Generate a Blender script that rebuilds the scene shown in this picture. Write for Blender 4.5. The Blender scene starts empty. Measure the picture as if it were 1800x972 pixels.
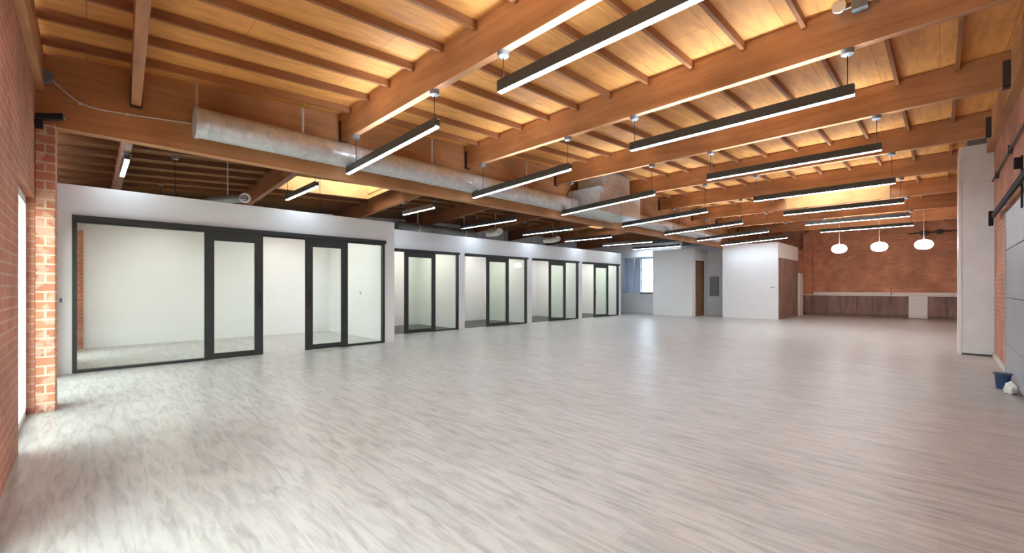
import bpy, bmesh, math, random
from mathutils import Vector
random.seed(7)
S = bpy.context.scene
COL = S.collection

# ------------------------------------------------------------------ camera, world, exposure
CAM_H = 1.35
cam_d = bpy.data.cameras.new('camera'); cam = bpy.data.objects.new('camera', cam_d); COL.objects.link(cam)
cam.location = (0, 0, CAM_H)
cam.rotation_euler = (math.radians(90), 0, math.radians(-45))
cam_d.sensor_width = 36; cam_d.lens = 15.0
cam_d.shift_x = -2 / 1800; cam_d.shift_y = 19 / 1800
cam_d.clip_start = 0.02; cam_d.clip_end = 300
S.camera = cam
SKY_STRENGTH = 6.5
SKY_COLOR = (0.93, 0.965, 1.0, 1)
LED_STRENGTH = 36.0
FILL_UPLIGHT_STRENGTH = 62.0
LED_COLOR = (0.81, 0.95, 1.09, 1)
S.view_settings.view_transform = 'Standard'
S.view_settings.look = 'None'
S.view_settings.exposure = 0.72
S.view_settings.gamma = 1.0
S.view_settings.use_curve_mapping = False
w = bpy.data.worlds.new('sky'); S.world = w; w.use_nodes = True
bg = w.node_tree.nodes['Background']
bg.inputs[0].default_value = SKY_COLOR; bg.inputs[1].default_value = SKY_STRENGTH
S.cycles.use_denoising = True
S.cycles.max_bounces = 10; S.cycles.diffuse_bounces = 6; S.cycles.transparent_max_bounces = 16
S.cycles.sample_clamp_indirect = 8.0
S.cycles.caustics_reflective = False; S.cycles.caustics_refractive = False

# ------------------------------------------------------------------ materials
def new_mat(name):
    m = bpy.data.materials.new(name); m.use_nodes = True
    nt = m.node_tree
    return m, nt, nt.nodes['Principled BSDF']

def N(nt, t, **kw):
    n = nt.nodes.new(t)
    for k, v in kw.items(): setattr(n, k, v)
    return n

def plain(name, c, rough=0.6, metal=0.0, var=0.05, scale=6.0):
    m, nt, b = new_mat(name)
    g = N(nt, 'ShaderNodeNewGeometry'); no = N(nt, 'ShaderNodeTexNoise'); no.inputs['Scale'].default_value = scale
    nt.links.new(g.outputs['Position'], no.inputs['Vector'])
    r = N(nt, 'ShaderNodeValToRGB')
    r.color_ramp.elements[0].position = .3; r.color_ramp.elements[1].position = .7
    r.color_ramp.elements[0].color = [max(0, x * (1 - var)) for x in c] + [1]
    r.color_ramp.elements[1].color = [min(1, x * (1 + var)) for x in c] + [1]
    nt.links.new(no.outputs[0], r.inputs[0]); nt.links.new(r.outputs[0], b.inputs['Base Color'])
    b.inputs['Roughness'].default_value = rough; b.inputs['Metallic'].default_value = metal
    return m

def wood(name, c0, c1, stretch, rough=0.6, knots=True):
    m, nt, b = new_mat(name)
    g = N(nt, 'ShaderNodeNewGeometry'); mp = N(nt, 'ShaderNodeMapping'); mp.inputs['Scale'].default_value = stretch
    nt.links.new(g.outputs['Position'], mp.inputs[0])
    a = N(nt, 'ShaderNodeTexNoise'); a.inputs['Scale'].default_value = 1.0; a.inputs['Detail'].default_value = 6; a.inputs['Roughness'].default_value = .65
    a.inputs['Distortion'].default_value = .6
    nt.links.new(mp.outputs[0], a.inputs['Vector'])
    r = N(nt, 'ShaderNodeValToRGB')
    r.color_ramp.elements[0].position = .32; r.color_ramp.elements[1].position = .68
    r.color_ramp.elements[0].color = (*c0, 1); r.color_ramp.elements[1].color = (*c1, 1)
    nt.links.new(a.outputs[0], r.inputs[0])
    big = N(nt, 'ShaderNodeTexNoise'); big.inputs['Scale'].default_value = 1.3; big.inputs['Detail'].default_value = 3
    nt.links.new(g.outputs['Position'], big.inputs['Vector'])
    r2 = N(nt, 'ShaderNodeValToRGB'); r2.color_ramp.elements[0].position = .3; r2.color_ramp.elements[1].position = .75
    r2.color_ramp.elements[0].color = (.72, .68, .66, 1); r2.color_ramp.elements[1].color = (1.12, 1.1, 1.06, 1)
    nt.links.new(big.outputs[0], r2.inputs[0])
    mx = N(nt, 'ShaderNodeMix', data_type='RGBA', blend_type='MULTIPLY'); mx.inputs[0].default_value = 1
    nt.links.new(r.outputs[0], mx.inputs[6]); nt.links.new(r2.outputs[0], mx.inputs[7])
    nt.links.new(mx.outputs[2], b.inputs['Base Color'])
    b.inputs['Roughness'].default_value = rough
    return m

def brick(name, c0, c1, mortar, bw=0.30, bh=0.10, ms=0.012, blotch=0.0):
    m, nt, b = new_mat(name)
    g = N(nt, 'ShaderNodeNewGeometry')
    sp = N(nt, 'ShaderNodeSeparateXYZ'); nt.links.new(g.outputs['Position'], sp.inputs[0])
    sn = N(nt, 'ShaderNodeSeparateXYZ'); nt.links.new(g.outputs['True Normal'], sn.inputs[0])
    ab = N(nt, 'ShaderNodeMath', operation='ABSOLUTE'); nt.links.new(sn.outputs[0], ab.inputs[0])
    gt = N(nt, 'ShaderNodeMath', operation='GREATER_THAN'); gt.inputs[1].default_value = .5; nt.links.new(ab.outputs[0], gt.inputs[0])
    mf = N(nt, 'ShaderNodeMix', data_type='FLOAT')
    nt.links.new(gt.outputs[0], mf.inputs[0]); nt.links.new(sp.outputs[0], mf.inputs[2]); nt.links.new(sp.outputs[1], mf.inputs[3])
    cb = N(nt, 'ShaderNodeCombineXYZ'); nt.links.new(mf.outputs[0], cb.inputs[0]); nt.links.new(sp.outputs[2], cb.inputs[1])
    br = N(nt, 'ShaderNodeTexBrick'); nt.links.new(cb.outputs[0], br.inputs['Vector'])
    br.inputs['Scale'].default_value = 1; br.inputs['Brick Width'].default_value = bw; br.inputs['Row Height'].default_value = bh
    br.inputs['Mortar Size'].default_value = ms; br.inputs['Mortar Smooth'].default_value = .2; br.inputs['Bias'].default_value = 0
    br.inputs['Color1'].default_value = (*c0, 1); br.inputs['Color2'].default_value = (*c1, 1); br.inputs['Mortar'].default_value = (*mortar, 1)
    no = N(nt, 'ShaderNodeTexNoise'); no.inputs['Scale'].default_value = 1.6; no.inputs['Detail'].default_value = 5
    nt.links.new(g.outputs['Position'], no.inputs['Vector'])
    r = N(nt, 'ShaderNodeValToRGB'); r.color_ramp.elements[0].position = .3; r.color_ramp.elements[1].position = .7
    r.color_ramp.elements[0].color = (.7, .68, .68, 1); r.color_ramp.elements[1].color = (1.1, 1.08, 1.05, 1)
    nt.links.new(no.outputs[0], r.inputs[0])
    mx = N(nt, 'ShaderNodeMix', data_type='RGBA', blend_type='MULTIPLY'); mx.inputs[0].default_value = 1
    nt.links.new(br.outputs['Color'], mx.inputs[6]); nt.links.new(r.outputs[0], mx.inputs[7])
    out = mx.outputs[2]
    if blotch > 0:  # random pale blotches in the mortar colour
        n2 = N(nt, 'ShaderNodeTexNoise'); n2.inputs['Scale'].default_value = 7; n2.inputs['Detail'].default_value = 4
        nt.links.new(g.outputs['Position'], n2.inputs['Vector'])
        r3 = N(nt, 'ShaderNodeValToRGB'); r3.color_ramp.elements[0].position = .52; r3.color_ramp.elements[1].position = .58
        r3.color_ramp.elements[1].color = (blotch, blotch, blotch, 1)
        nt.links.new(n2.outputs[0], r3.inputs[0])
        m2 = N(nt, 'ShaderNodeMix', data_type='RGBA'); nt.links.new(r3.outputs[0], m2.inputs[0])
        nt.links.new(out, m2.inputs[6]); m2.inputs[7].default_value = (*mortar, 1)
        out = m2.outputs[2]
    nt.links.new(out, b.inputs['Base Color'])
    bp = N(nt, 'ShaderNodeBump'); bp.inputs['Strength'].default_value = .5; bp.inputs['Distance'].default_value = .01
    iv = N(nt, 'ShaderNodeMath', operation='SUBTRACT'); iv.inputs[0].default_value = 1; nt.links.new(br.outputs['Fac'], iv.inputs[1])
    nt.links.new(iv.outputs[0], bp.inputs['Height']); nt.links.new(bp.outputs[0], b.inputs['Normal'])
    b.inputs['Roughness'].default_value = .85
    return m

def plank_floor(name):
    m, nt, b = new_mat(name)
    g = N(nt, 'ShaderNodeNewGeometry'); sp = N(nt, 'ShaderNodeSeparateXYZ'); nt.links.new(g.outputs['Position'], sp.inputs[0])
    cb = N(nt, 'ShaderNodeCombineXYZ'); nt.links.new(sp.outputs[1], cb.inputs[0]); nt.links.new(sp.outputs[0], cb.inputs[1])
    br = N(nt, 'ShaderNodeTexBrick'); nt.links.new(cb.outputs[0], br.inputs['Vector'])
    br.offset = .37
    for k, v in {'Scale': 1, 'Brick Width': 1.22, 'Row Height': .18, 'Mortar Size': .0012, 'Mortar Smooth': .3, 'Bias': 0}.items(): br.inputs[k].default_value = v
    br.inputs['Color1'].default_value = (.415, .412, .402, 1); br.inputs['Color2'].default_value = (.465, .46, .448, 1)
    br.inputs['Mortar'].default_value = (.36, .33, .29, 1)
    mp = N(nt, 'ShaderNodeMapping'); mp.inputs['Scale'].default_value = (1.6, 11.0, 1.0); nt.links.new(cb.outputs[0], mp.inputs[0])
    a = N(nt, 'ShaderNodeTexNoise'); a.inputs['Scale'].default_value = 1.7; a.inputs['Detail'].default_value = 7; a.inputs['Roughness'].default_value = .6
    a.inputs['Distortion'].default_value = .8
    nt.links.new(mp.outputs[0], a.inputs['Vector'])
    r = N(nt, 'ShaderNodeValToRGB'); r.color_ramp.elements[0].position = .3; r.color_ramp.elements[1].position = .58
    r.color_ramp.elements[0].color = (.67, .655, .645, 1); r.color_ramp.elements[1].color = (1.06, 1.05, 1.04, 1)
    nt.links.new(a.outputs[0], r.inputs[0])
    mx = N(nt, 'ShaderNodeMix', data_type='RGBA', blend_type='MULTIPLY'); mx.inputs[0].default_value = 1
    nt.links.new(br.outputs['Color'], mx.inputs[6]); nt.links.new(r.outputs[0], mx.inputs[7])
    nt.links.new(mx.outputs[2], b.inputs['Base Color'])
    b.inputs['Roughness'].default_value = .34
    b.inputs['Specular IOR Level'].default_value = .4
    return m

def plywood(name, q=1.0):
    m, nt, b = new_mat(name)
    g = N(nt, 'ShaderNodeNewGeometry')
    br = N(nt, 'ShaderNodeTexBrick'); nt.links.new(g.outputs['Position'], br.inputs['Vector'])
    for k, v in {'Scale': 1, 'Brick Width': 2.44, 'Row Height': .61, 'Mortar Size': .002, 'Bias': 0}.items(): br.inputs[k].default_value = v
    br.inputs['Color1'].default_value = (.75 * q, .335 * q, .085 * q, 1); br.inputs['Color2'].default_value = (.82 * q, .40 * q, .12 * q, 1); br.inputs['Mortar'].default_value = (.2, .08, .03, 1)
    mp = N(nt, 'ShaderNodeMapping'); mp.inputs['Scale'].default_value = (.9, 5, 3); nt.links.new(g.outputs['Position'], mp.inputs[0])
    a = N(nt, 'ShaderNodeTexNoise'); a.inputs['Scale'].default_value = 1.6; a.inputs['Detail'].default_value = 6; a.inputs['Distortion'].default_value = 1.2
    nt.links.new(mp.outputs[0], a.inputs['Vector'])
    r = N(nt, 'ShaderNodeValToRGB'); r.color_ramp.elements[0].position = .3; r.color_ramp.elements[1].position = .65
    r.color_ramp.elements[0].color = (.8, .77, .75, 1); r.color_ramp.elements[1].color = (1.1, 1.1, 1.1, 1)
    nt.links.new(a.outputs[0], r.inputs[0])
    mx = N(nt, 'ShaderNodeMix', data_type='RGBA', blend_type='MULTIPLY'); mx.inputs[0].default_value = 1
    nt.links.new(br.outputs['Color'], mx.inputs[6]); nt.links.new(r.outputs[0], mx.inputs[7])
    nt.links.new(mx.outputs[2], b.inputs['Base Color']); b.inputs['Roughness'].default_value = .6
    return m

def glass(name, tint, gloss=.10):
    m = bpy.data.materials.new(name); m.use_nodes = True; nt = m.node_tree; nt.nodes.clear()
    o = N(nt, 'ShaderNodeOutputMaterial'); t = N(nt, 'ShaderNodeBsdfTransparent'); t.inputs[0].default_value = (*tint, 1)
    gl = N(nt, 'ShaderNodeBsdfGlossy'); gl.inputs['Roughness'].default_value = .03
    lf = N(nt, 'ShaderNodeLayerWeight'); lf.inputs['Blend'].default_value = .5
    pw = N(nt, 'ShaderNodeMath', operation='POWER'); pw.inputs[1].default_value = 4.5; nt.links.new(lf.outputs['Facing'], pw.inputs[0])
    lw = N(nt, 'ShaderNodeMapRange'); lw.inputs[3].default_value = .035; lw.inputs[4].default_value = .9; nt.links.new(pw.outputs[0], lw.inputs[0])
    mx = N(nt, 'ShaderNodeMixShader')
    nt.links.new(lw.outputs[0], mx.inputs[0]); nt.links.new(t.outputs[0], mx.inputs[1]); nt.links.new(gl.outputs[0], mx.inputs[2])
    nt.links.new(mx.outputs[0], o.inputs[0])
    return m

def emitter(name, c, s):
    m, nt, b = new_mat(name)
    b.inputs['Base Color'].default_value = (.9, .9, .9, 1)
    b.inputs['Emission Color'].default_value = c; b.inputs['Emission Strength'].default_value = s
    return m

def galvanised(name, c, rough=.32):
    m, nt, b = new_mat(name)
    g = N(nt, 'ShaderNodeNewGeometry'); v = N(nt, 'ShaderNodeTexVoronoi'); v.inputs['Scale'].default_value = 14
    nt.links.new(g.outputs['Position'], v.inputs['Vector'])
    r = N(nt, 'ShaderNodeValToRGB')
    r.color_ramp.elements[0].color = [x * .82 for x in c] + [1]; r.color_ramp.elements[1].color = [min(1, x * 1.12) for x in c] + [1]
    nt.links.new(v.outputs['Color'], r.inputs[0]); nt.links.new(r.outputs[0], b.inputs['Base Color'])
    b.inputs['Metallic'].default_value = .45; b.inputs['Roughness'].default_value = rough
    return m

M = {}
M['paint'] = plain('white_wall_paint', (.78, .785, .795), .6, var=.015, scale=2)
M['paint_grey'] = plain('pale_grey_paint', (.62, .63, .64), .6, var=.02, scale=2)
M['blue_paint'] = plain('pale_blue_paint', (.68, .74, .84), .6, var=.03, scale=2)  # white wall with the blue of the daylight mixed into its colour
M['brick'] = brick('red_brick', (.50, .20, .13), (.58, .26, .17), (.60, .38, .29), bw=.22, bh=.08, ms=.009)
M['brick_far'] = brick('orange_red_brick', (.62, .26, .15), (.72, .37, .23), (.62, .40, .28), bh=.075, bw=.22, ms=.008)
M['brick_pier'] = brick('mortared_red_brick', (.52, .20, .12), (.64, .30, .18), (.72, .56, .44), bh=.10, bw=.21, ms=.011, blotch=.45)
M['floor'] = plank_floor('greige_vinyl_planks')
M['carpet'] = plain('dark_grey_carpet', (.10, .105, .105), .95, var=.2, scale=60)
M['deck'] = plywood('orange_plywood'); M['deck_dark'] = plywood('stained_plywood', .30)  # dark copy carries the shade above the offices in its colour
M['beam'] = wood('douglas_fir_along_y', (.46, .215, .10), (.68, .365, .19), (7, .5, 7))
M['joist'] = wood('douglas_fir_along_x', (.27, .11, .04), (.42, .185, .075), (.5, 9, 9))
M['girder'] = wood('glulam_fir', (.44, .20, .08), (.62, .32, .14), (.45, 7, 9))
M['beam_dark'] = wood('stained_fir_along_y', (.20, .075, .03), (.32, .13, .055), (7, .5, 7))  # shade of the office side put into this wood and the next
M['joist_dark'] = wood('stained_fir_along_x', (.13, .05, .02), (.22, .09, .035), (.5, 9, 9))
M['shaft'] = wood('pale_plywood', (.60, .34, .13), (.74, .45, .20), (1, 2, 4))
M['cab'] = wood('grey_brown_laminate', (.20, .125, .10), (.38, .255, .215), (6, 6, .7))
M['door_wood'] = wood('walnut_door', (.18, .08, .035), (.30, .145, .065), (7, 7, .6))
M['black'] = plain('charcoal_frame', (.022, .026, .026), .45, var=.1)
M['black_metal'] = plain('black_metal', (.010, .010, .011), .85, var=.1)
M['dark_metal'] = plain('dark_steel', (.05, .045, .045), .5, var=.2)
M['housing'] = plain('dark_grey_aluminium', (.055, .055, .056), .4, var=.08)
M['glass'] = glass('clear_glass', (.955, .98, .968))
M['glass_green'] = glass('greenish_glass', (.90, .955, .915))
M['glass_blue'] = glass('blue_glass', (.86, .92, .985))
M['led'] = emitter('led_diffuser', LED_COLOR, LED_STRENGTH)
M['led_warm'] = emitter('warm_led_diffuser', (1.0, .97, .84, 1), LED_STRENGTH * 1.25)
M['uplight'] = emitter('led_uplight', LED_COLOR, FILL_UPLIGHT_STRENGTH)
M['globe'] = emitter('lit_white_globe', (1, .97, .93, 1), 8.0)
M['galv'] = galvanised('galvanised_steel', (.66, .69, .72))
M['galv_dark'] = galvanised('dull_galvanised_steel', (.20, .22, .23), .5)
M['white'] = plain('white_plastic', (.8, .8, .79), .4, var=.02)
M['grey_box'] = plain('grey_enamel', (.20, .21, .23), .5, var=.06)
M['panel_grey'] = plain('grey_painted_panel', (.74, .76, .79), .55, var=.05, scale=3)
M['chalk'] = plain('white_laminate', (.82, .80, .78), .35, var=.02)
M['bucket'] = plain('navy_plastic', (.025, .06, .14), .4, var=.1)
M['firedoor'] = plain('grey_sheet_metal', (.36, .38, .41), .45, var=.08, scale=2)
M['tan'] = plain('tan_strap', (.55, .40, .24), .7)
M['conduit'] = plain('pale_conduit', (.62, .58, .54), .4)
M['concrete'] = plain('pale_concrete', (.62, .60, .55), .9, var=.08)

# ------------------------------------------------------------------ mesh helpers
class MB:
    def __init__(self): self.bm = bmesh.new()
    def hexa(self, p):            # 8 points: bottom loop of four, top loop of four
        v = [self.bm.verts.new(q) for q in p]
        for f in ((3, 2, 1, 0), (4, 5, 6, 7), (0, 1, 5, 4), (1, 2, 6, 5), (2, 3, 7, 6), (3, 0, 4, 7)):
            self.bm.faces.new([v[i] for i in f])
        return self
    def box(self, x0, x1, y0, y1, z0, z1):
        x0, x1 = min(x0, x1), max(x0, x1); y0, y1 = min(y0, y1), max(y0, y1); z0, z1 = min(z0, z1), max(z0, z1)
        return self.hexa([(x0, y0, z0), (x1, y0, z0), (x1, y1, z0), (x0, y1, z0), (x0, y0, z1), (x1, y0, z1), (x1, y1, z1), (x0, y1, z1)])
    def tube(self, pts, r, n=10, cap=True):
        pts = [Vector(p) for p in pts]
        rs = r if isinstance(r, (list, tuple)) else [r] * len(pts)
        rings = []
        for i, p in enumerate(pts):
            d = (pts[min(i + 1, len(pts) - 1)] - pts[max(i - 1, 0)]).normalized()
            up = Vector((0, 0, 1)) if abs(d.z) < .9 else Vector((1, 0, 0))
            a = d.cross(up).normalized(); b = a.cross(d).normalized()
            rings.append([self.bm.verts.new(p + (a * math.cos(t) + b * math.sin(t)) * rs[i]) for t in [2 * math.pi * k / n for k in range(n)]])
        for q, s in zip(rings, rings[1:]):
            for k in range(n): self.bm.faces.new((q[k], q[(k + 1) % n], s[(k + 1) % n], s[k]))
        if cap: self.bm.faces.new(rings[0][::-1]); self.bm.faces.new(rings[-1])
        return self
    def lathe(self, prof, c=(0, 0, 0), n=28):      # profile of (radius, z)
        rings = []
        for r, z in prof:
            rings.append([self.bm.verts.new((c[0] + r * math.cos(2 * math.pi * k / n), c[1] + r * math.sin(2 * math.pi * k / n), c[2] + z)) for k in range(n)])
        for q, s in zip(rings, rings[1:]):
            for k in range(n): self.bm.faces.new((q[k], q[(k + 1) % n], s[(k + 1) % n], s[k]))
        self.bm.faces.new(rings[0][::-1]); self.bm.faces.new(rings[-1])
        return self
    def build(self, name, mat, parent=None, smooth=False, bevel=0):
        bmesh.ops.recalc_face_normals(self.bm, faces=self.bm.faces)
        me = bpy.data.meshes.new(name); self.bm.to_mesh(me); self.bm.free()
        me.materials.append(mat)
        if smooth:
            for p in me.polygons: p.use_smooth = True
        o = bpy.data.objects.new(name, me); COL.objects.link(o)
        if parent is not None:
            o.parent = parent
            o.matrix_parent_inverse = parent.matrix_basis.inverted() if parent.type == 'EMPTY' else parent.matrix_basis.inverted()
        if bevel:
            b = o.modifiers.new('bevel', 'BEVEL'); b.width = bevel; b.segments = 2; b.limit_method = 'ANGLE'
        if smooth:
            try:
                b = o.modifiers.new('edges', 'EDGE_SPLIT'); b.split_angle = math.radians(40)
            except Exception: pass
        return o

def tag(o, label, cat, group=None, kind=None):
    o['label'] = label; o['category'] = cat
    if group: o['group'] = group
    if kind: o['kind'] = kind
    return o
def thing(name, loc, label, cat, group=None, kind=None):
    e = bpy.data.objects.new(name, None); COL.objects.link(e); e.location = loc; e.empty_display_size = .1
    tag(e, label, cat, group, kind)
    return e
def struct(name, mb, mat, label, cat):
    return tag(mb.build(name, mat), label, cat, kind='structure')

ORD = 'first second third fourth fifth sixth seventh eighth ninth tenth eleventh twelfth thirteenth fourteenth fifteenth sixteenth'.split()
def in_frame(pts, m=0):
    for x, y, z in pts:
        F = (x + y) / 2 ** .5
        if F < .05: continue
        px = 902 + 750 * ((x - y) / 2 ** .5) / F; py = 505 - 750 * (z - CAM_H) / F
        if -m < px < 1800 + m and -m < py < 972 + m: return True
    return False

# ------------------------------------------------------------------ dimensions
XL, XF = -0.39, 25.85           # left wall face, far brick wall face
YR, YB, OB = -0.75, 15.0, 13.40           # right wall face, back wall of the offices
GY0, GY1, GZ = 6.97, 7.13, 3.14 # girder
BX = [.43, 2.98, 5.6, 8.5, 11.4, 14.2, 17.0, 19.6, 22.4]       # beams of the main bay
SX = [.45, 2.95, 6.15, 9.0, 11.75, 14.7, 17.5, 20.3, 23.1]      # beams of the side bay
ZJ = [(-1, 3.80), (.43, 3.92), (2.98, 4.09), (5.6, 4.18), (8.5, 4.32), (11.4, 4.40), (14.2, 4.41), (17, 4.36), (19.6, 4.29), (22.4, 4.22), (27, 4.12)]
BD = .36                        # beam depth below the joists
def zj(x, y=0):
    for (a, za), (b, zb) in zip(ZJ, ZJ[1:]):
        if x <= b:
            z = za + (zb - za) * (x - a) / (b - a); break
    else: z = ZJ[-1][1]
    return z - .05 * max(0, y - 7.05)
JH = .095

# ------------------------------------------------------------------ setting: floor, roof deck, walls
struct('floor', MB().box(XL - .6, XF + .3, YR - .3, YB + .3, -.12, 0), M['floor'], 'pale greige wood-look plank floor across the whole hall', 'floor')

holes = [(14.7, 16.92, 1.05, 3.75), (3.45, 5.85, 10.55, 11.9), (15.0, 17.2, 10.3, 11.5)]
xs = sorted(set([XL - .25, XF + .25] + [p[0] for p in ZJ if XL < p[0] < XF] + [h[i] for h in holes for i in (0, 1)]))
ys = sorted(set([YR - .25, 7.05, YB + .25] + [h[i] for h in holes for i in (2, 3)]))
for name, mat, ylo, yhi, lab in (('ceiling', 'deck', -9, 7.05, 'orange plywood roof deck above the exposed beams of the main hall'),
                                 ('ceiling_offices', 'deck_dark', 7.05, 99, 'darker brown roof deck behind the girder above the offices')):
    bm = MB(); vv = {}
    def V(x, y):
        if (x, y) not in vv: vv[(x, y)] = bm.bm.verts.new((x, y, zj(x, y) + JH))
        return vv[(x, y)]
    for a, b in zip(xs, xs[1:]):
        for c, d in zip(ys, ys[1:]):
            mx, my = (a + b) / 2, (c + d) / 2
            if not ylo < my < yhi or any(h[0] < mx < h[1] and h[2] < my < h[3] for h in holes): continue
            bm.bm.faces.new((V(a, c), V(a, d), V(b, d), V(b, c)))
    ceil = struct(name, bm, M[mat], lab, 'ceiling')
    sol = ceil.modifiers.new('thickness', 'SOLIDIFY'); sol.thickness = .05; sol.offset = 1 if ceil.data.polygons[0].normal.z > 0 else -1

# left brick wall with three glazed openings reaching the floor
left_open = [(.3, 3.3), (5.27, 6.83), (7.30, 9.25), (11.3, 12.5)]  # first opening is out of view, added to let in daylight
LT = .3
mb = MB(); y = YR - .3
for a, b in left_open:
    mb.box(XL - LT, XL, y, a, 0, 2.30); y = b
mb.box(XL - LT, XL, y, YB + .3, 0, 2.30)
mb.hexa([(XL - LT, YR - .3, 2.30), (XL, YR - .3, 2.30), (XL, YB + .3, 2.30), (XL - LT, YB + .3, 2.30),
         (XL - LT, YR - .3, 3.86), (XL, YR - .3, 3.86), (XL, YB + .3, 3.5), (XL - LT, YB + .3, 3.5)])
struct('wall_left', mb, M['brick'], 'red brick wall along the left side, with glazed openings down to the floor', 'wall')
for i, (a, b) in enumerate(left_open):
    xx = XL - .09
    fr = MB().box(xx - .03, xx + .03, a, a + .06, 0, 2.3).box(xx - .03, xx + .03, b - .06, b, 0, 2.3).box(xx - .03, xx + .03, a, b, 2.22, 2.3).box(xx - .03, xx + .03, a, b, 0, .07)
    m = (a + b) / 2
    fr.box(xx - .03, xx + .03, m - .03, m + .03, 0, 2.3)
    o = fr.build('window_%d' % (i + 1), M['white'])
    tag(o, ['white framed window low in the brick wall beside the camera', 'white framed glazed opening in the brick wall in front of the brick pilaster',
            'white framed glazed opening between brick pilaster and glass meeting room', 'white framed window in the brick wall inside the glass meeting room'][i], 'window', kind='structure')
    MB().box(xx - .005, xx + .005, a + .05, b - .05, .06, 2.24).build('glass_pane', M['glass_green'], o)

# right brick wall with windows out of frame (beside the camera)
right_open = []
mb = MB(); x = XL - .3
for a, b in right_open:
    mb.box(x, a, YR - .3, YR, 0, 4.6); mb.box(a, b, YR - .3, YR, 0, .75).box(a, b, YR - .3, YR, 2.7, 4.6); x = b
mb.box(x, XF + .3, YR - .3, YR, 0, 4.6)
struct('wall_right', mb, M['brick'], 'pinkish red brick wall running along the right side', 'wall')
struct('wall_far', MB().box(XF, XF + .3, YR - .3, 8.9, 0, 4.6), M['brick_far'], 'orange red brick wall above the kitchen counter at the far end', 'wall')
# far wall beside the offices, white, with a window
wy0, wy1, wz0, wz1 = 11.3, 13.98, 1.0, 3.25
mb = MB().box(XF, XF + .3, 8.9, wy0, 0, 4.6).box(XF, XF + .3, wy1, YB + .3, 0, 4.6).box(XF, XF + .3, wy0, wy1, 0, wz0).box(XF, XF + .3, wy0, wy1, wz1, 4.6)
struct('wall_far_offices', mb, M['blue_paint'], 'pale bluish far wall seen past the end of the glass offices', 'wall')
mb = MB()
mb.box(XF + .1, XF + .16, wy0, wy0 + .05, wz0, wz1).box(XF + .1, XF + .16, wy1 - .05, wy1, wz0, wz1).box(XF + .1, XF + .16, wy0, wy1, wz0, wz0 + .05).box(XF + .1, XF + .16, wy0, wy1, wz1 - .05, wz1)
for yy in (12.2, 13.08): mb.box(XF + .1, XF + .16, yy - .025, yy + .025, wz0, wz1)
for k in (1, 2): zz = wz0 + (wz1 - wz0) * k / 3; mb.box(XF + .1, XF + .16, wy0, wy1, zz - .025, zz + .025)
o = mb.build('window_5', M['white']); tag(o, 'bright daylight window with two crossbars at the far end beyond the offices', 'window', kind='structure')
MB().box(XF + .125, XF + .135, wy0 + .03, wy1 - .03, wz0 + .03, wz1 - .03).build('glass_pane', M['glass'], o)
struct('wall_back', MB().box(XL - .3, XF + .3, YB, YB + .3, 0, 4.3), M['blue_paint'], 'pale back wall of the corner beyond the offices', 'wall')
struct('wall_offices_back', MB().box(XL, 18.24, OB, OB + .12, 0, 2.95), M['paint'], 'white back wall inside the glass offices', 'wall')
tag(MB().box(-.22, -.05, OB - .12, OB - .002, 0, 2.6).build('brick_pier', M['brick']), 'narrow brick pier in the back corner of the meeting room behind glass', 'pier')

# brick pilaster carrying the girder
tag(MB().box(XL + .002, -.24, 6.83, 7.25, 0, GZ).build('brick_pilaster', M['brick_pier'], bevel=.008), 'red brick pilaster with pale mortar smears under the left end of the girder', 'pilaster')

# ------------------------------------------------------------------ office fronts
PT = .12
def front(y, x0, x1, ztop, opens, name, label):
    mb = MB(); x = x0
    for a, b, zt in opens:
        mb.box(x, a, y, y + PT, 0, ztop); mb.box(a, b, y, y + PT, zt, ztop); x = b
    mb.box(x, x1, y, y + PT, 0, ztop)
    return struct(name, mb, M['paint'], label, 'wall')
P1, P2, ZT1, ZT2 = 9.6, 10.95, 2.96, 3.0
front(P1, XL, 5.3, ZT1, [(-.16, 5.15, 2.445)], 'wall_meeting_room', 'white wall around the large glass meeting room front at left')
offs = [(6.05, 8.46), (8.72, 11.67), (11.96, 14.88), (15.16, 18.12)]
front(P2, 5.42, 18.36, ZT2, [(a, b, 2.45) for a, b in offs], 'wall_offices', 'white wall holding the row of four smaller office fronts')
struct('wall_meeting_room_end', MB().box(5.3, 5.42, P1, OB, 0, ZT1), M['paint'], 'white side wall between the meeting room and the small offices', 'wall')
for i, x in enumerate((8.53, 11.755, 14.96, 18.24)):
    struct('wall_office_side_%d' % (i + 1), MB().box(x, x + .12, P2 + PT, OB, 0, ZT2), M['paint'],
           'white side wall inside the offices, %s from the meeting room' % ORD[i], 'wall')
for i, (a, b) in enumerate(((5.42, 8.53), (8.65, 11.755), (11.875, 14.96), (15.08, 18.24))):
    struct('floor_office_%d' % (i + 1), MB().box(a, b, P2 + PT + .01, OB, 0, .008), M['carpet'], 'dark grey carpet of the %s small office from the left' % ORD[i], 'floor')

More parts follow.
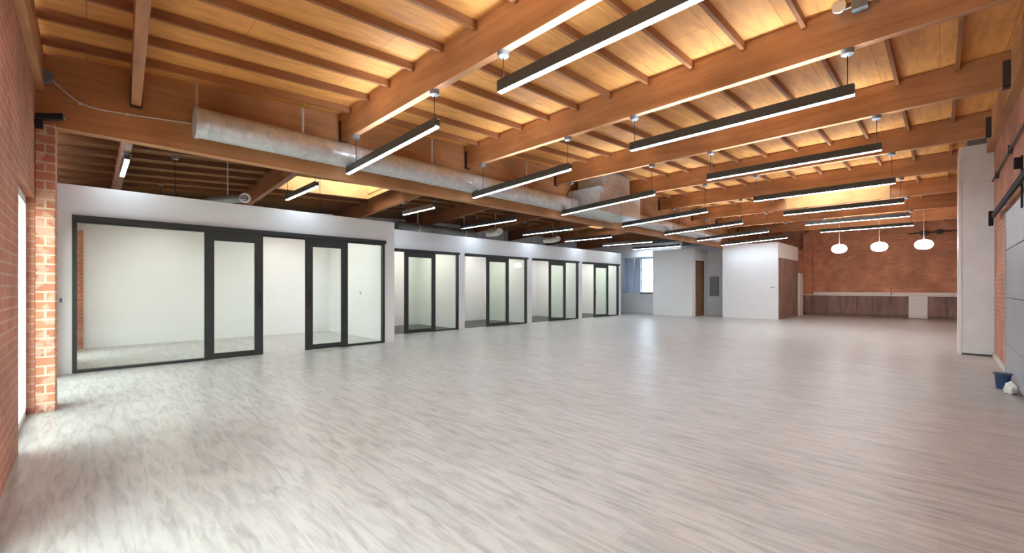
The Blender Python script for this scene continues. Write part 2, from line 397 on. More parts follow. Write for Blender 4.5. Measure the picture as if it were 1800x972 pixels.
def fixed_screen(n, y, x0, x1, zt, panes, jambs, label, sill=True, gm='glass'):
    F = .055
    h = MB().box(x0, x1, y - .02, y + .08, zt - .075, zt).build('window_%d' % n, M['black'], bevel=.003)
    tag(h, label, 'window', kind='structure')
    for a in jambs:
        MB().box(a, a + F, y - .02, y + .08, 0, zt - .075).build('jamb', M['black'], h)
    for a, b in panes:
        if sill: MB().box(a, b, y - .02, y + .08, 0, .045).build('sill_rail', M['black'], h)
        MB().box(a, b, y + .025, y + .035, .045 if sill else .01, zt - .075).build('glass_pane', M[gm], h)
    return h
def sliding_door(n, y, x0, x1, zt, label, st=.15, handle=None, gm='glass'):
    y0, y1 = y - .075, y - .03
    mb = MB().box(x0, x0 + st, y0, y1, .012, zt).box(x1 - st, x1, y0, y1, .012, zt).box(x0 + st, x1 - st, y0, y1, zt - .2, zt).box(x0 + st, x1 - st, y0, y1, .012, .12)
    o = mb.build('door_%d' % n, M['black'], bevel=.003)
    tag(o, label, 'door', kind='structure')
    MB().box(x0 + st - .01, x1 - st + .01, y0 + .018, y0 + .026, .11, zt - .19).build('glass_pane', M[gm], o)
    if handle is not None:
        MB().tube([(handle, y0, .95), (handle, y0 - .045, .95), (handle, y0 - .045, 1.25), (handle, y0, 1.25)], .01, 8).build('door_handle', M['black_metal'], o, smooth=True)
    return o
fixed_screen(6, P1, -.16, 5.15, 2.445, [(-.105, 1.6), (4.1, 5.095)], [-.16, 5.095], 'black framed fixed glazing of the large meeting room at left')
sliding_door(1, P1, 1.53, 2.49, 2.42, 'black framed glass sliding door at left side of the meeting room opening', handle=2.42)
sliding_door(2, P1, 3.29, 4.21, 2.42, 'black framed glass sliding door at right side of the meeting room opening', handle=3.36)
MB_ = MB().box(-.16, 5.15, P1 - .095, P1 - .02, 2.40, 2.48)
tag(MB_.build('trim_1', M['black']), 'black sliding track across the head of the meeting room front', 'door track', kind='structure')
drs = [(6.47, 7.53), (9.61, 10.66), (12.89, 13.94), (15.98, 17.13)]
for i, ((a, b), (c, d)) in enumerate(zip(offs, drs)):
    nm = 'of the %s small office from the meeting room' % ORD[i]
    fixed_screen(7 + i, P2, a, b, 2.45, [(d - .12, b - .055)], [b - .055] , 'black framed fixed glazing ' + nm, gm='glass')
    sliding_door(3 + i, P2, c, d, 2.43, 'black framed sliding glass door ' + nm, st=.125, gm='glass_green', handle=(c + .06 if i == 3 else None))
    tag(MB().box(a, b, P2 - .095, P2 - .02, 2.39, 2.455).build('trim_%d' % (2 + i), M['black']), 'black sliding track across the head ' + nm, 'door track', kind='structure')

# ------------------------------------------------------------------ white rooms and alcove at the far end
# end wall with interior glazing beyond the offices
EX = 20.7
mb = MB().box(EX, EX + .1, 9.0, 10.05, 0, 3.62).box(EX, EX + .1, 12.25, YB, 0, 3.62).box(EX, EX + .1, 10.05, 12.25, 0, 1.05).box(EX, EX + .1, 10.05, 12.25, 2.95, 3.62)
struct('wall_end_room', mb, M['paint'], 'white wall with a wide glazed opening past the end of the small offices', 'wall')
mb = MB().box(EX + .02, EX + .08, 10.05, 12.25, 1.05, 1.09).box(EX + .02, EX + .08, 10.05, 12.25, 2.91, 2.95)
for yy in (10.05, 11.55, 12.2): mb.box(EX + .02, EX + .08, yy, yy + .05, 1.05, 2.95)
o = mb.build('window_11', M['paint_grey']); tag(o, 'bluish interior window on a low white wall past the offices', 'window', kind='structure')
MB().box(EX + .045, EX + .055, 10.08, 12.2, 1.08, 2.92).build('glass_pane', M['glass_blue'], o)
tag(MB().box(EX - .04, EX + .02, 10.0, 11.2, 1.02, 1.06).build('trim_6', M['dark_metal']), 'dark sill line under the bluish interior window', 'sill', kind='structure')

B1 = 19.7
struct('wall_box_left', MB().box(B1, B1 + .1, 8.05, 9.98, 0, 3.16).box(B1 + .1, 21.5, 9.88, 9.98, 0, 3.16).box(B1 + .1, 20.07, 8.05, 8.15, 0, 3.16).box(20.07, 21.05, 8.05, 8.15, 2.62, 3.16).box(21.05, 21.5, 8.05, 8.15, 0, 3.16),
       M['paint'], 'left one of two white boxed rooms at the far end', 'wall')
d7 = MB().box(20.08, 21.04, 8.075, 8.115, .01, 2.60).build('door_7', M['door_wood'], bevel=.004); tag(d7, 'narrow-looking brown wooden door in the side of the left white box', 'door', kind='structure')
MB().box(20.98, 21.05, 8.04, 8.16, 0, 2.62).build('door_frame', M['dark_metal'], d7)
MB().tube([(20.18, 8.075, 1.02), (20.18, 8.03, 1.02), (20.3, 8.03, 1.02)], .011, 8).build('door_handle', M['dark_metal'], d7, smooth=True)
struct('wall_alcove', MB().box(21.5, 21.6, 6.95, 8.15, 0, 3.12), M['paint_grey'], 'pale grey alcove wall between the two white boxes', 'wall')
B2 = 20.35
mb = MB().box(B2, B2 + .1, 4.76, 6.95, 0, 3.24).box(B2 + .1, 21.6, 6.85, 6.95, 0, 3.1).box(B2 + .1, 23.9, 4.76, 4.86, 2.6, 3.24)
struct('wall_box_right', mb, M['paint'], 'right and larger of two white boxed rooms at the far end', 'wall')
mb = MB()
xx = B2 + .1
while xx < 23.79: mb.box(xx + .004, min(xx + .29, 23.9), 4.775, 4.86, 0, 2.6); xx += .29
tag(mb.build('wood_wall_panelling', M['cab']), 'brown wood panelling under the white bulkhead on the right white box', 'panelling')
tag(MB().box(23.9, 24.55, 4.68, 4.77, 0, 2.02).build('tall_end_panel', M['chalk'], bevel=.004), 'tall narrow white panel at the end of the wood panelling', 'panel')
struct('wall_box_right_back', MB().box(24.3, XF, 4.86, 4.96, 0, 3.2), M['brick_far'], 'short brick return behind the wood panelling', 'wall')
tag(MB().box(25.45, XF - .003, 4.5, 4.855, 0, 4.0).build('brick_pier', M['brick_far'], bevel=.006), 'dark brick pier at the left end of the kitchen wall', 'pier')

# electrical panel in the alcove, switches
t = thing('breaker_box', (21.5, 7.7, .94), 'grey electrical panel on the alcove wall between the two white boxes', 'electrical panel')
MB().box(21.44, 21.5, 7.5, 7.92, .94, 1.87).build('cabinet_box', M['grey_box'], t, bevel=.004)
MB().box(21.425, 21.44, 7.525, 7.895, .965, 1.845).build('panel_door', M['grey_box'], t, bevel=.003)
MB().box(21.415, 21.425, 7.54, 7.56, 1.36, 1.44).build('latch', M['dark_metal'], t)
def switch(x, y, z, axis, label, n=1):
    t = thing('light_switch', (x, y, z), label, 'light switch')
    if axis == 'x':
        MB().box(x - .008, x, y - .04 * n, y + .04 * n, z - .06, z + .06).build('cover_plate', M['white'], t, bevel=.002)
        for k in range(n): c = y + (k - (n - 1) / 2) * .08; MB().box(x - .014, x - .008, c - .016, c + .016, z - .033, z + .033).build('rocker', M['grey_box'], t, bevel=.002)
    else:
        MB().box(x - .04, x + .04, y - .008, y, z - .06, z + .06).build('cover_plate', M['white'], t, bevel=.002)
        MB().box(x - .016, x + .016, y - .014, y - .008, z - .033, z + .033).build('rocker', M['grey_box'], t, bevel=.002)
switch(B2, 4.95, 1.35, 'x', 'small light switch near the right edge of the right white box', 2)
switch(-.28, P1, 1.15, 'y', 'small switch plate on the white strip left of the meeting room glass')
t = thing('light_switch', (5.3, 11.2, 1.2), 'small switch on the white side wall seen through the meeting room glass', 'light switch')
MB().box(5.29, 5.3, 11.16, 11.24, 1.14, 1.26).build('cover_plate', M['white'], t, bevel=.002); MB().box(5.284, 5.29, 11.184, 11.216, 1.167, 1.233).build('rocker', M['grey_box'], t, bevel=.002)

# ------------------------------------------------------------------ roof: girder, ledgers, beams, joists
n = 24
bmx = MB()
gx = [XL] + [p[0] for p in ZJ if XL < p[0] < XF] + [XF]
for a, b in zip(gx, gx[1:]):
    bmx.hexa([(a, GY0, GZ), (b, GY0, GZ), (b, GY1, GZ), (a, GY1, GZ), (a, GY0, zj(a, 7) + JH - .002), (b, GY0, zj(b, 7) + JH - .002), (b, GY1, zj(b, 7) + JH - .002), (a, GY1, zj(a, 7) + JH - .002)])
bmesh.ops.remove_doubles(bmx.bm, verts=bmx.bm.verts, dist=1e-4)
for f in [f for f in bmx.bm.faces if abs(f.normal.x) > .9 and XL + .01 < f.calc_center_median().x < XF - .01]: bmx.bm.faces.remove(f)
tag(bmx.build('girder', M['girder']), 'long deep orange wooden girder running the length of the hall above the offices', 'girder')
mb = MB().hexa([(XL, YR, 3.5), (XL + .06, YR, 3.5), (XL + .06, GY0, 3.5), (XL, GY0, 3.5), (XL, YR, 3.92), (XL + .06, YR, 3.92), (XL + .06, GY0, 3.92), (XL, GY0, 3.92)])
tag(mb.build('wall_ledger', M['beam'], bevel=.004), 'wooden ledger along the top of the left brick wall', 'ledger')
mb = MB()
for a, b in zip(gx, gx[1:]):
    a = max(a, XL + .12)
    mb.hexa([(a, YR, zj(a) - .42), (b, YR, zj(b) - .42), (b, YR + .1, zj(b) - .42), (a, YR + .1, zj(a) - .42), (a, YR, zj(a) + JH - .003), (b, YR, zj(b) + JH - .003), (b, YR + .1, zj(b) + JH - .003), (a, YR + .1, zj(a) + JH - .003)])
tag(mb.build('wall_ledger', M['girder']), 'wooden ledger along the top of the right brick wall', 'ledger')

HB = .046
beam_ord = lambda i: ORD[i]
for i, x in enumerate(BX):
    y0, y1 = YR + .1, GY0
    zb, zt = zj(x) - BD, zj(x) + JH - .004
    sk0 = .13 if i == 0 else 0      # the first beam runs slightly out of square
    xa = x - sk0 * (y1 - y0) / 2.9
    o = MB().hexa([(xa - HB, y0, zb), (xa + HB, y0, zb), (x + HB, y1, zb), (x - HB, y1, zb), (xa - HB, y0, zt), (xa + HB, y0, zt), (x + HB, y1, zt), (x - HB, y1, zt)]).build('roof_beam', M['beam'], bevel=.004)
    tag(o, 'wooden roof beam spanning the main hall, %s from the left brick wall' % ORD[i], 'beam', 'main hall roof beams', 'thing')
    for s, (ya, yb) in enumerate(((y0, y0 + .07), (y1 - .07, y1))):
        if i == 0 and s == 0: continue
        h = MB().box(x - HB - .008, x - HB, ya, yb, zb - .01, zb + .34).box(x + HB, x + HB + .008, ya, yb, zb - .01, zb + .34).box(x - HB - .008, x + HB + .008, ya, yb, zb - .012, zb)
        h.build('beam_hanger', M['dark_metal'], o)
for i, x in enumerate(SX):
    ya, yb = GY1, YB - .002
    za, zb_ = zj(x, ya) - BD, zj(x, yb) - BD
    mb = MB().hexa([(x - HB, ya, za), (x + HB, ya, za), (x + HB, yb, zb_), (x - HB, yb, zb_), (x - HB, ya, za + BD + JH - .004), (x + HB, ya, za + BD + JH - .004), (x + HB, yb, zb_ + BD + JH - .004), (x - HB, yb, zb_ + BD + JH - .004)])
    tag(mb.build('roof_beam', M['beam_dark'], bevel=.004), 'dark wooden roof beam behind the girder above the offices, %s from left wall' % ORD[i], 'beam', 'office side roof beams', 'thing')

jy = [3.49 + .61 * k for k in range(-6, 6)]
def joist(x0, x1, y, label, group, mat='joist'):
    hw = .021
    e = .002
    mb = MB().hexa([(x0, y - hw, zj(x0, y)), (x1, y - hw, zj(x1, y)), (x1, y + hw, zj(x1, y)), (x0, y + hw, zj(x0, y)),
                    (x0, y - hw, zj(x0, y) + JH - e), (x1, y - hw, zj(x1, y) + JH - e), (x1, y + hw, zj(x1, y) + JH - e), (x0, y + hw, zj(x0, y) + JH - e)])
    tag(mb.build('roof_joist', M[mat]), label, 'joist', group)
edges = [XL + .06] + BX + [XF]
nm = lambda i, last: 'left brick wall' if i == 0 else ('far brick wall' if i == last else 'beam ' + ORD[i - 1])
def bay_name(i, last):
    if i == 0: return 'between left brick wall and first beam'
    if i == last - 1: return 'between last beam and far brick wall'
    return 'between %s and %s beams' % (ORD[i - 1], ORD[i])
last = len(edges) - 1
for i, (a, b) in enumerate(zip(edges, edges[1:])):
    a2 = a + (HB if i else 0); b2 = b - (HB if i < last - 1 else 0)
    cnt = 0
    for y in sorted(jy, reverse=True):
        cnt += 1
        if any(h[0] < (a + b) / 2 < h[1] and h[2] - .02 < y < h[3] + .02 for h in holes): continue
        if i == 0: b2 = BX[0] - HB - .0448 * (GY0 - y)
        if i == 1: a2 = BX[0] + HB - .0448 * (GY0 - y)
        if b2 < a2 + .1: continue
        pts = [(a2 + (b2 - a2) * k / 6, y, zj(a2 + (b2 - a2) * k / 6)) for k in range(7)]
        if not in_frame(pts): continue
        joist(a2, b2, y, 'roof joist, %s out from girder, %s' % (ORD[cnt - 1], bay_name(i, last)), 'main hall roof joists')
edges = [XL] + SX
sy = [7.55 + .61 * k for k in range(0, 10)]
for i, (a, b) in enumerate(zip(edges, edges[1:])):
    a2 = a + (HB if i else 0); b2 = b - HB
    if i > 5: break
    for k, y in enumerate(sy):
        x_, x__ = a2, b2
        if any(h[0] < (a + b) / 2 < h[1] and h[2] - .03 < y < h[3] + .03 for h in holes): continue
        # seen between girder and partition top?
        lo = CAM_H + (ZT1 - CAM_H) * y / (P1 if b < 5.4 else P2); hi = CAM_H + (GZ - CAM_H) * y / GY0
        z = zj((a + b) / 2, y)
        if not (lo - .05 < z < hi + .12): continue
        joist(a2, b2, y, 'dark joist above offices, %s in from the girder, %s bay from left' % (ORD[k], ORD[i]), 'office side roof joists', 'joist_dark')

# skylight wells
sk = ['bright plywood skylight well in the main ceiling above the kitchen end', 'large cream skylight well above the glass meeting room', 'small bright skylight well above the far end of the offices']
for (x0, x1, y0, y1), lab in zip(holes, sk):
    t = thing('skylight', ((x0 + x1) / 2, (y0 + y1) / 2, zj((x0 + x1) / 2, (y0 + y1) / 2)), lab, 'skylight')
    zt = max(zj(x0, y0), zj(x1, y0)) + .75
    mb = MB()
    q = .03
    for (a, b, c, d) in ((x0 - q, x0, y0 - q, y1 + q), (x1, x1 + q, y0 - q, y1 + q), (x0, x1, y0 - q, y0), (x0, x1, y1, y1 + q)):
        mb.hexa([(a, c, zj(a, c)), (b, c, zj(b, c)), (b, d, zj(b, d)), (a, d, zj(a, d)), (a, c, zt), (b, c, zt), (b, d, zt), (a, d, zt)])
    if y0 < 5:
        mb.box(x1, x1 + q, y0, y1, zj(x1) - BD + .02, zj(x1))
    mb.build('light_well', M['shaft'], t)
    MB().box(x0 - .05, x1 + .05, y0 - .05, y1 + .05, zt, zt + .012).build('skylight_pane', M['glass'], t)

# ------------------------------------------------------------------ linear lights
def linear_light(x, y0, y1, zb, label, group, beam_z, tilt=0, inset=.06, up=True, led='led'):
    t = thing('linear_pendant_light', (x, (y0 + y1) / 2, zb), label, 'pendant light', group)
    hw = .034
    mb = MB().box(x - hw, x + hw, y0, y1, zb + .022, zb + .095)
    mb.box(x - hw, x - hw + .006, y0, y1, zb + .004, zb + .022).box(x + hw - .006, x + hw, y0, y1, zb + .004, zb + .022)
    for q in (x - hw, x + hw - .005): mb.box(q, q + .005, y0, y1, zb + .095, zb + .118)
    mb.build('housing', M['housing'], t)
    MB().box(x - hw + .007, x + hw - .007, y0 + .006, y1 - .006, zb, zb + .0215).build('diffuser', M[led], t)
    if up: MB().box(x - .022, x + .022, y0 + .03, y1 - (.03 if inset < .1 else .75), zb + .0945, zb + .0965).build('uplight_strip', M['uplight'], t)  # upward strip added to brighten the ceiling
    for o in t.children:
        for v in o.data.vertices: v.co.z -= tilt * (v.co.y - y0)
    for yy in (y0 + .06, y1 - inset):
        zt = beam_z(yy)
        MB().tube([(x, yy, zb + .094 - tilt * (yy - y0)), (x, yy, zt - .04)], .005, 6).build('suspension_cord', M['black_metal'], t)
        MB().lathe([(.03, -.065), (.055, -.05), (.06, -.0), ], (x, yy, zt), 16).build('ceiling_canopy', M['grey_box'], t, smooth=True)
desc1 = ['linear pendant light under the first beam in the near corner, above the photo',  # lamp added out of view to light the near corner ceiling
         'long linear pendant light cut off by the top edge, under the second roof beam', 'long linear pendant light near the right wall, under the third roof beam',
         'long linear pendant light near the right wall, under the fourth roof beam', 'linear pendant light hanging just in front of the bright ceiling skylight',
         'linear pendant light just below the bright ceiling skylight, under the sixth beam', 'linear pendant light above the three round lamps, second row before them',
         'linear pendant light directly in front of the three round white lamps']
for i, x in enumerate(BX[:8]):
    linear_light(x - (.23 if i == 0 else 0), .62, 3.18, 3.33 if i < 3 else 3.42, desc1[i], 'linear lights, right row', lambda yy, x=x: zj(x) - BD)
for i, x in enumerate(BX[1:8]):
    linear_light(x, 4.27, 6.75, 3.27 + (.03 if i > 1 else 0), 'linear pendant light beside the round silver duct, %s from the left in that row' % ORD[i], 'linear lights, middle row', lambda yy, x=x: zj(x) - BD, tilt=.04 + (.012 if i > 1 else 0), inset=.30)
for i, (x, y0, y1) in enumerate(((.45, 9.0, 10.35), (3.22, 8.7, 10.5), (6.15, 8.95, 10.4), (9.0, 8.9, 11.45), (11.75, 8.9, 11.2), (14.7, 9.2, 11.5), (17.5, 8.9, 11.4), (20.3, 8.9, 11.4), (23.1, 11.0, 13.5))):  # last lamp is unseen, added to brighten the corner room
    linear_light(x, y0, y1, 3.33, 'linear pendant light hanging above the office wall, %s from the left brick wall' % ORD[i], 'linear lights, office row', lambda yy, x=x: zj(x, yy) - (BD if x != 3.22 else -.05), up=False)

for x, y0, y1, z, lab in ((1.2, 10.3, 12.7, 2.84, 'linear lamp inside the meeting room, at its left half'), (3.9, 10.3, 12.7, 2.84, 'linear lamp inside the meeting room, at its right half'),
                          (6.6, 11.3, 13.0, 2.76, 'linear lamp inside the first small office, left of two'), (7.8, 11.3, 13.0, 2.76, 'linear lamp inside the first small office, right of two'),
                          (9.5, 11.3, 13.0, 2.76, 'linear lamp inside the second small office, left of two'), (10.9, 11.3, 13.0, 2.76, 'linear lamp inside the second small office, right of two'),
                          (12.8, 11.3, 13.0, 2.76, 'linear lamp inside the third small office, left of two'), (14.1, 11.3, 13.0, 2.76, 'linear lamp inside the third small office, right of two'),
                          (16.0, 11.3, 13.0, 2.76, 'linear lamp inside the fourth small office, left of two'), (17.4, 11.3, 13.0, 2.76, 'linear lamp inside the fourth small office, right of two')):
    linear_light(x, y0, y1, z, lab, 'lamps inside the offices', lambda yy, x=x: zj(x, yy) + .05, up=False, led='led_warm')  # unseen lamps added to brighten the office interiors

# ------------------------------------------------------------------ ducts
def round_duct(y, z, r, x0, x1, label, straps, name='round_duct', mat='galv', bands=1.5, zt=lambda x: 4.0, flange=None):
    t = thing(name, (x0, y, z), label, 'duct')
    mb = MB()
    # spiral seamed tube: shallow ribs along the run
    pts, rr = [], []
    x = x0
    while x < x1 - 1e-6:
        nx = min(x + .12, x1)
        pts += [(x, y, z), (x + .108 if nx - x > .11 else nx - .001, y, z)]; rr += [r, r]
        if nx < x1 - 1e-6: pts += [(x + .112, y, z), (x + .1195, y, z)]; rr += [r + .0015, r + .0015]
        x = nx
    mb.tube(pts, rr, 32).build('duct_tube', M[mat], t, smooth=True)
    x = x0 + .004
    MB().tube([(x0 - .012, y, z), (x0 + .03, y, z)], r + .014, 32).build('end_cap', M[mat], t, smooth=True)
    for s in straps:
        mb = MB().tube([(s - .018, y, z), (s + .018, y, z)], r + .008, 32, cap=False)
        mb.box(s - .015, s + .015, y - .004, y + .004, z + r, zt(s)).build('hanger_strap', M['galv'], t)
    return t
round_duct(6.76, 3.47, .19, .99, 9.0, 'round silver duct along the girder, its capped end toward the left wall', [2.3, 4.6, 7.2], zt=lambda x: zj(x) - .0)
t = bpy.data.objects['round_duct']
MB().box(.985, 1.015, GY0 - .24, GY0 - .23, 3.66, zj(1) + .02).build('cloth_strap', M['tan'], t)
round_duct(6.76, 3.47, .19, 11.08, 19.2, 'far run of the round silver duct beyond the square metal box', [12.6, 15.5, 18.3], zt=lambda x: zj(x))
t = thing('duct_plenum_box', (9.9, 6.45, 3.30), 'square sheet-metal duct box between the two runs of round duct', 'duct box')
MB().box(9.0, 11.05, 5.98, 6.94, 3.26, 3.86).build('lower_box', M['galv'], t, bevel=.006)
MB().box(9.3, 10.6, 6.05, 6.85, 3.86, zj(10) + .02).build('riser', M['galv'], t, bevel=.006)
MB().box(8.99, 11.06, 5.965, 6.895, 3.83, 3.87).build('flange', M['galv'], t)
MB().box(9.99, 10.03, 5.965, 6.885, 3.25, 3.87).build('seam', M['galv'], t)
# equipment above the offices
round_duct(12.6, 3.38, .15, 7.2, 10.4, 'dark duct lying in shadow above the small offices', [8, 10], mat='galv_dark', zt=lambda x: zj(x, 12.6) + JH + .003)
t = thing('round_air_vent', (2.27, 9.95, 3.16), 'small round white air vent poking above the meeting room wall', 'vent')
d = Vector((-.22, -.97, 0)).normalized(); c = Vector((2.27, 9.95, 3.16))
MB().tube([c, c + d * -.03], [.098, .1], 24).build('vent_ring', M['white'], t, smooth=True)
MB().tube([c + d * .004, c + d * .0], [.06, .06], 20).build('vent_opening', M['dark_metal'], t)
for k in (-.035, 0, .035): MB().box(c.x - .055, c.x + .055, c.y - .012, c.y - .006, c.z + k - .005, c.z + k + .005).build('vent_blade', M['white'], t)
MB().tube([c + d * -.03, c + Vector((-.04, .2, .01)), c + Vector((-.2, .5, .02)), c + Vector((-.45, .8, -.02)), c + Vector((-.6, 1.3, -.06))], .085, 16).build('flexible_hose', M['galv_dark'], t, smooth=True)
MB().box(c.x - .21, c.x - .19, c.y + .49, c.y + .5, c.z, zj(2, 10.4) + JH + .005).build('hanger_strap', M['galv'], t)
for xx, yy, lab in ((10.9, 12.0, 'short white flexible duct end above the second small office'), (14.3, 12.0, 'short white flexible duct end above the fourth small office')):
    t = thing('flexible_duct_end', (xx, yy, 3.3), lab, 'duct')
    MB().tube([(xx - .1, yy - .5, 3.42), (xx, yy - .3, 3.42), (xx + .15, yy, 3.42), (xx + .2, yy + .5, 3.45)], .12, 16).build('hose', M['white'], t, smooth=True)
    MB().box(xx + .14, xx + .16, yy - .005, yy + .005, 3.45, zj(xx, yy) + JH + .005).build('hanger_strap', M['galv'], t)
t = thing('rectangular_duct', (21.9, 8, 3.45), 'dark rectangular duct in shadow above the two white boxes', 'duct')
MB().box(21.2, 22.0, 7.3, 11.6, 3.42, 3.86).build('duct_body', M['galv_dark'], t, bevel=.006)
for yy in (7.8, 10.5): MB().box(21.19, 22.01, yy, yy + .03, 3.41, 3.87).build('joint_flange', M['galv_dark'], t)
for yy in (7.6, 9.4): MB().box(21.58, 21.6, yy, yy + .02, 3.86, zj(21.6, yy) + .05).build('hanger_strap', M['galv'], t)

# ------------------------------------------------------------------ kitchen wall
KX = 25.22
cy = [4.47 - .585 * k for k in range(0, 7)]      # left to right
k = 0
for i in range(6):
    a, b = cy[i] - .585, cy[i]
    t = thing('base_cabinet', (KX + .3, (a + b) / 2, 0), 'brown wood base cabinet left of the white appliance, %s from the left' % ORD[i], 'cabinet', 'kitchen base cabinets')
    MB().box(KX + .02, XF - .004, a + .002, b - .002, .1, .955).box(KX + .07, XF - .004, a + .002, b - .002, 0, .1).build('carcass', M['cab'], t)
    MB().box(KX, KX + .019, a + .006, b - .006, .11, .945).build('door', M['cab'], t, bevel=.002)
t = thing('base_cabinet', (KX + .1, 4.66, 0), 'narrow brown wood base cabinet in front of the dark brick pier', 'cabinet', 'kitchen base cabinets')
MB().box(KX + .02, 25.445, 4.475, 4.85, .1, .955).box(KX + .07, 25.445, 4.475, 4.85, 0, .1).build('carcass', M['cab'], t)
MB().box(KX, KX + .019, 4.479, 4.846, .11, .945).build('door', M['cab'], t, bevel=.002)
ya = cy[6]
t = thing('dishwasher', (KX + .3, ya - .3, 0), 'white dishwasher set among the brown base cabinets', 'dishwasher')
MB().box(KX + .02, XF - .004, ya - .60, ya - .003, .02, .955).build('body', M['white'], t)
MB().box(KX - .01, KX + .019, ya - .595, ya - .008, .09, .82).build('door', M['white'], t, bevel=.006)
MB().box(KX - .01, KX + .019, ya - .595, ya - .008, .83, .95).build('control_panel', M['white'], t, bevel=.004)
MB().box(KX - .03, KX - .01, ya - .50, ya - .1, .79, .81).build('handle', M['white'], t, bevel=.004)
yy = ya - .603
for i in range(2):
    a, b = yy - .585 * (i + 1), yy - .585 * i
    a = max(a, YR + .01)
    t = thing('base_cabinet', (KX + .3, (a + b) / 2, 0), 'brown wood base cabinet right of the white appliance, %s' % ['beside it', 'nearest the right wall'][i], 'cabinet', 'kitchen base cabinets')
    MB().box(KX + .02, XF - .004, a + .002, b - .002, .1, .955).box(KX + .07, XF - .004, a + .002, b - .002, 0, .1).build('carcass', M['cab'], t)
    MB().box(KX, KX + .019, a + .006, b - .006, .11, .945).build('door', M['cab'], t, bevel=.002)
tag(MB().box(KX - .03, XF - .004, YR + .005, 4.49, .957, 1.0).box(KX - .03, 25.445, 4.49, 4.855, .957, 1.0).box(XF - .03, XF - .004, YR + .005, 4.49, 1.0, 1.12).build('countertop', M['chalk'], bevel=.004), 'long white countertop with upstand along the far brick wall', 'countertop')
t = thing('kitchen_faucet', (25.6, 1.55, 1.0), 'small faucet standing on the white countertop', 'faucet')
MB().lathe([(.028, 0), (.028, .03), (.016, .04)], (25.6, 1.55, 1.0), 14).build('base', M['galv_dark'], t, smooth=True)
MB().tube([(25.6, 1.55, 1.03), (25.6, 1.55, 1.25), (25.57, 1.55, 1.31), (25.5, 1.55, 1.33), (25.43, 1.55, 1.3), (25.41, 1.55, 1.24)], .012, 10).build('spout', M['galv_dark'], t, smooth=True)
MB().tube([(25.6, 1.52, 1.05), (25.6, 1.45, 1.09)], .007, 8).build('handle', M['galv_dark'], t)
t = thing('wall_pipe', (XF, .1, 3.9), 'dark pipe and box high on the far brick wall, right of the lamps', 'pipe')
MB().tube([(XF - .05, 1.0, 3.72), (XF - .05, -.7, 3.74)], .03, 10).build('pipe', M['dark_metal'], t, smooth=True)
MB().box(XF - .12, XF, .35, .6, 3.62, 3.82).build('junction_box', M['dark_metal'], t, bevel=.01)
MB().box(XF - .12, XF, -.1, .1, 3.64, 3.82).build('junction_box', M['dark_metal'], t, bevel=.01)

# three saucer pendants
for i, (yy, lab) in enumerate(((2.94, 'leftmost of the three round white pendant lamps'), (1.68, 'middle of the three round white pendant lamps'), (.42, 'round white pendant lamp nearest the grey pillar, right of the other two'))):
    x, z = 22.0, 2.94
    t = thing('saucer_pendant_lamp', (x, yy, z), lab, 'pendant lamp', 'round kitchen pendants')
    prof = []
    for k in range(13):
        a = math.pi * (k / 12 - .5)
        prof.append((max(.05, .26 * math.cos(a) ** .75), .18 * math.sin(a)))
    MB().lathe(prof, (x, yy, z), 32).build('lamp_shade', M['globe'], t, smooth=True)
    MB().tube([(x, yy, z + .175), (x, yy, z + .22)], .03, 12).build('cap', M['white'], t)
    MB().tube([(x, yy, z + .21), (x, yy, zj(x) + .07)], .008, 8).build('stem', M['white'], t)
    MB().lathe([(.07, -.03), (.07, 0)], (x, yy, zj(x) + JH), 16).build('ceiling_canopy', M['white'], t)

# ------------------------------------------------------------------ right side: pillar, sliding metal door, bucket
t = thing('pillar', (12.6, -.5, 0), 'tall flat grey pillar with a white edge against the right brick wall', 'pillar', kind='thing')
MB().box(12.5, 13.6, YR, -.31, .031, 4.18).build('grey_cladding', M['panel_grey'], t)
MB().box(12.49, 13.6, -.31, -.27, 0, 4.18).build('edge_trim', M['chalk'], t)
MB().box(12.47, 12.50, YR, -.31, 0, .03).build('base_trim', M['dark_metal'], t)
MB().box(12.55, 13.5, YR + .02, -.4, 4.18, zj(13) + .05).build('head_bracket', M['galv_dark'], t)
t = thing('sliding_metal_panel', (8.5, -.66, 0), 'grey sheet-metal sliding panel hung on the right brick wall', 'sliding panel')
for z0, z1 in ((.06, .50), (.51, 1.19), (1.2, 1.9), (1.91, 2.46)):
    MB().box(6.9, 9.72, -.745, -.70, z0, z1).build('metal_sheet', M['firedoor'], t, bevel=.006)
MB().box(9.715, 9.75, -.748, -.69, .05, 2.48).build('edge_channel', M['firedoor'], t, bevel=.004)
for hx in (7.9,):
    MB().box(hx - .04, hx + .04, -.70, -.685, 2.3, 2.92).build('roller_strap', M['black_metal'], t, bevel=.003)
    MB().tube([(hx, -.685, 2.84), (hx, -.63, 2.84)], .07, 18).build('roller', M['black_metal'], t)
t = thing('door_track', (9, -.66, 2.6), 'black horizontal track on the right brick wall carrying the metal panel', 'track')
MB().box(6.9, 11.3, -.675, -.645, 2.56, 2.65).build('rail', M['black_metal'], t, bevel=.002)
for hx in (8.2, 9.9, 10.9): MB().tube([(hx, YR, 2.61), (hx, -.655, 2.61)], .02, 10).build('standoff', M['white'], t)
MB().box(11.29, 11.36, -.67, -.61, 2.44, 2.70).build('end_stop', M['black_metal'], t, bevel=.01)
t = thing('wall_conduit', (10, YR + .03, 3.34), 'thin dark conduit along the right brick wall above the black track', 'conduit')
MB().tube([(6.5, YR + .03, 3.30), (12.4, YR + .03, 3.40)], .016, 8).build('pipe', M['dark_metal'], t)
for hx in (7.5, 9.5, 11.5): MB().box(hx - .02, hx + .02, YR, YR + .05, 3.29, 3.42).build('clip', M['dark_metal'], t)
t = thing('bucket', (8.66, -.595, 0), 'small dark blue bucket on the floor by the right brick wall', 'bucket')
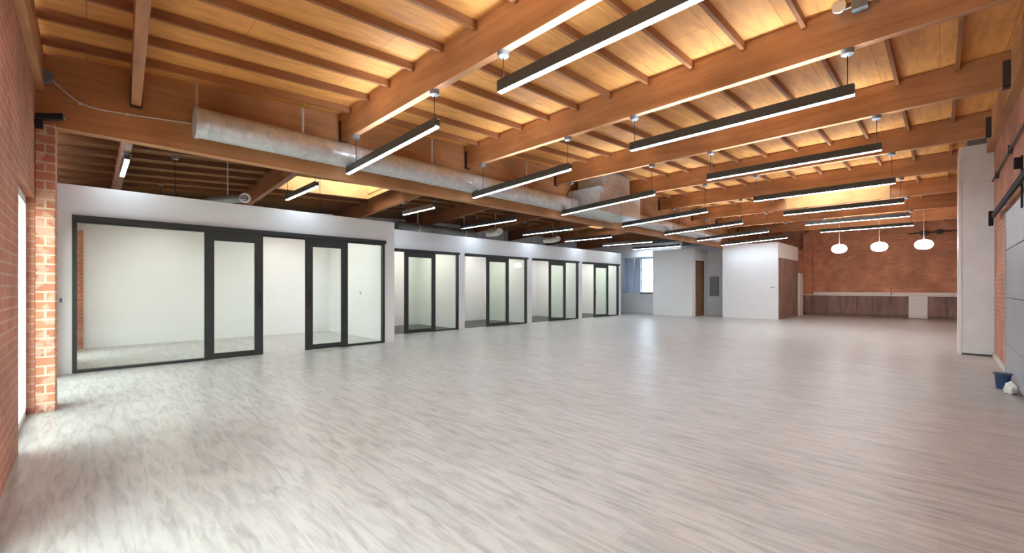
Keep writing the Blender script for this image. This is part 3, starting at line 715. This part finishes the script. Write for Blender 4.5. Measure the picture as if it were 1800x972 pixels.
MB().lathe([(.06, 0.0), (.064, .005), (.078, .2), (.074, .2), (.06, .012)], (8.66, -.595, 0), 24).build('body', M['bucket'], t, smooth=True)
MB().lathe([(.08, .185), (.09, .19), (.09, .205), (.076, .207)], (8.66, -.595, 0), 24).build('rim', M['bucket'], t, smooth=True)
MB().tube([(8.66 - .085 * math.cos(a), -.595 + .0, .19 + .06 * math.sin(a) * -1) for a in [math.pi * k / 10 for k in range(11)]], .004, 6).build('handle', M['black_metal'], t)
bmb = MB(); bmesh.ops.create_icosphere(bmb.bm, subdivisions=3, radius=.08)
for v in bmb.bm.verts:
    s = 1 + .22 * math.sin(v.co.x * 60 + v.co.z * 35) * math.cos(v.co.y * 48)
    v.co = Vector((v.co.x * s * 1.1 + 8.28, v.co.y * s * .7 - .635, max(0, v.co.z * s + .07)))
tag(bmb.build('plastic_bag', M['white'], smooth=True), 'crumpled white plastic bag on the floor beside the blue bucket', 'bag')
struct('baseboard_right', MB().box(9.75, 12.5, YR, YR + .025, 0, .09), M['concrete'], 'pale curb strip at the foot of the right brick wall', 'baseboard')

# ------------------------------------------------------------------ left corner: boxes, camera, conduit
t = thing('junction_box', (-.3, 6.9, 3.62), 'round grey electrical box high in the left corner by the ledger', 'electrical box')
MB().tube([(-.325, 6.97, 3.66), (-.325, 6.87, 3.66)], .07, 20).build('box_body', M['grey_box'], t, smooth=True)
MB().tube([(-.325, 6.87, 3.66), (-.325, 6.855, 3.66)], .062, 20).build('cover', M['grey_box'], t)
t = thing('electrical_conduit', (.3, 6.95, 3.45), 'thin pale conduit curving from the corner along the girder to the duct', 'conduit')
MB().tube([(-.265, 6.94, 3.64), (-.2, 6.945, 3.57), (-.08, 6.945, 3.47), (.02, 6.945, 3.435), (.15, 6.945, 3.43), (.35, 6.945, 3.445), (.7, 6.945, 3.475), (1.0, 6.945, 3.50)], .009, 8).build('pipe', M['conduit'], t, smooth=True)
for hx, hz in ((-.05, 3.452), (.35, 3.445)): MB().box(hx - .015, hx + .015, 6.93, GY0, hz - .014, hz + .014).build('clip', M['conduit'], t)
t = thing('security_camera', (-.3, 6.75, 3.16), 'black camera on a bracket at the top of the brick pilaster', 'camera')
MB().box(-.385, -.33, 6.74, 6.83, 3.05, 3.14).build('bracket', M['black_metal'], t, bevel=.004)
MB().tube([(-.36, 6.78, 3.10), (-.33, 6.74, 3.14)], .015, 10).build('arm', M['black_metal'], t)
MB().hexa([(-.38, 6.70, 3.12), (-.18, 6.70, 3.165), (-.18, 6.79, 3.165), (-.38, 6.79, 3.12), (-.38, 6.70, 3.18), (-.18, 6.70, 3.235), (-.18, 6.79, 3.235), (-.38, 6.79, 3.18)]).build('body', M['black_metal'], t, bevel=.008)
MB().tube([(-.18, 6.745, 3.20), (-.165, 6.745, 3.203)], .025, 14).build('lens', M['galv_dark'], t)

# emergency light on top of the third beam
t = thing('emergency_light', (5.5, .6, 4.15), 'white two-headed emergency light on the third roof beam at the top edge', 'emergency light')
MB().box(5.45, 5.552, .50, .63, 4.14, 4.26).build('box_body', M['grey_box'], t, bevel=.006)
for yy in (.40, .73):
    MB().tube([(5.50, yy, 4.2), (5.50, .56, 4.2)], .008, 8).build('arm', M['white'], t)
    MB().tube([(5.43, yy, 4.22), (5.46, yy, 4.22), (5.53, yy, 4.22)], [.06, .06, .03], 18).build('lamp_head', M['white'], t, smooth=True)

struct('ground', MB().box(-30, XL - .6, -20, 40, -.3, -.08).box(XF + .3, 50, -20, 40, -.3, -.08).box(XL - .6, XF + .3, -20, YR - .3, -.3, -.08), M['concrete'], 'pale paved ground outside the building', 'ground')
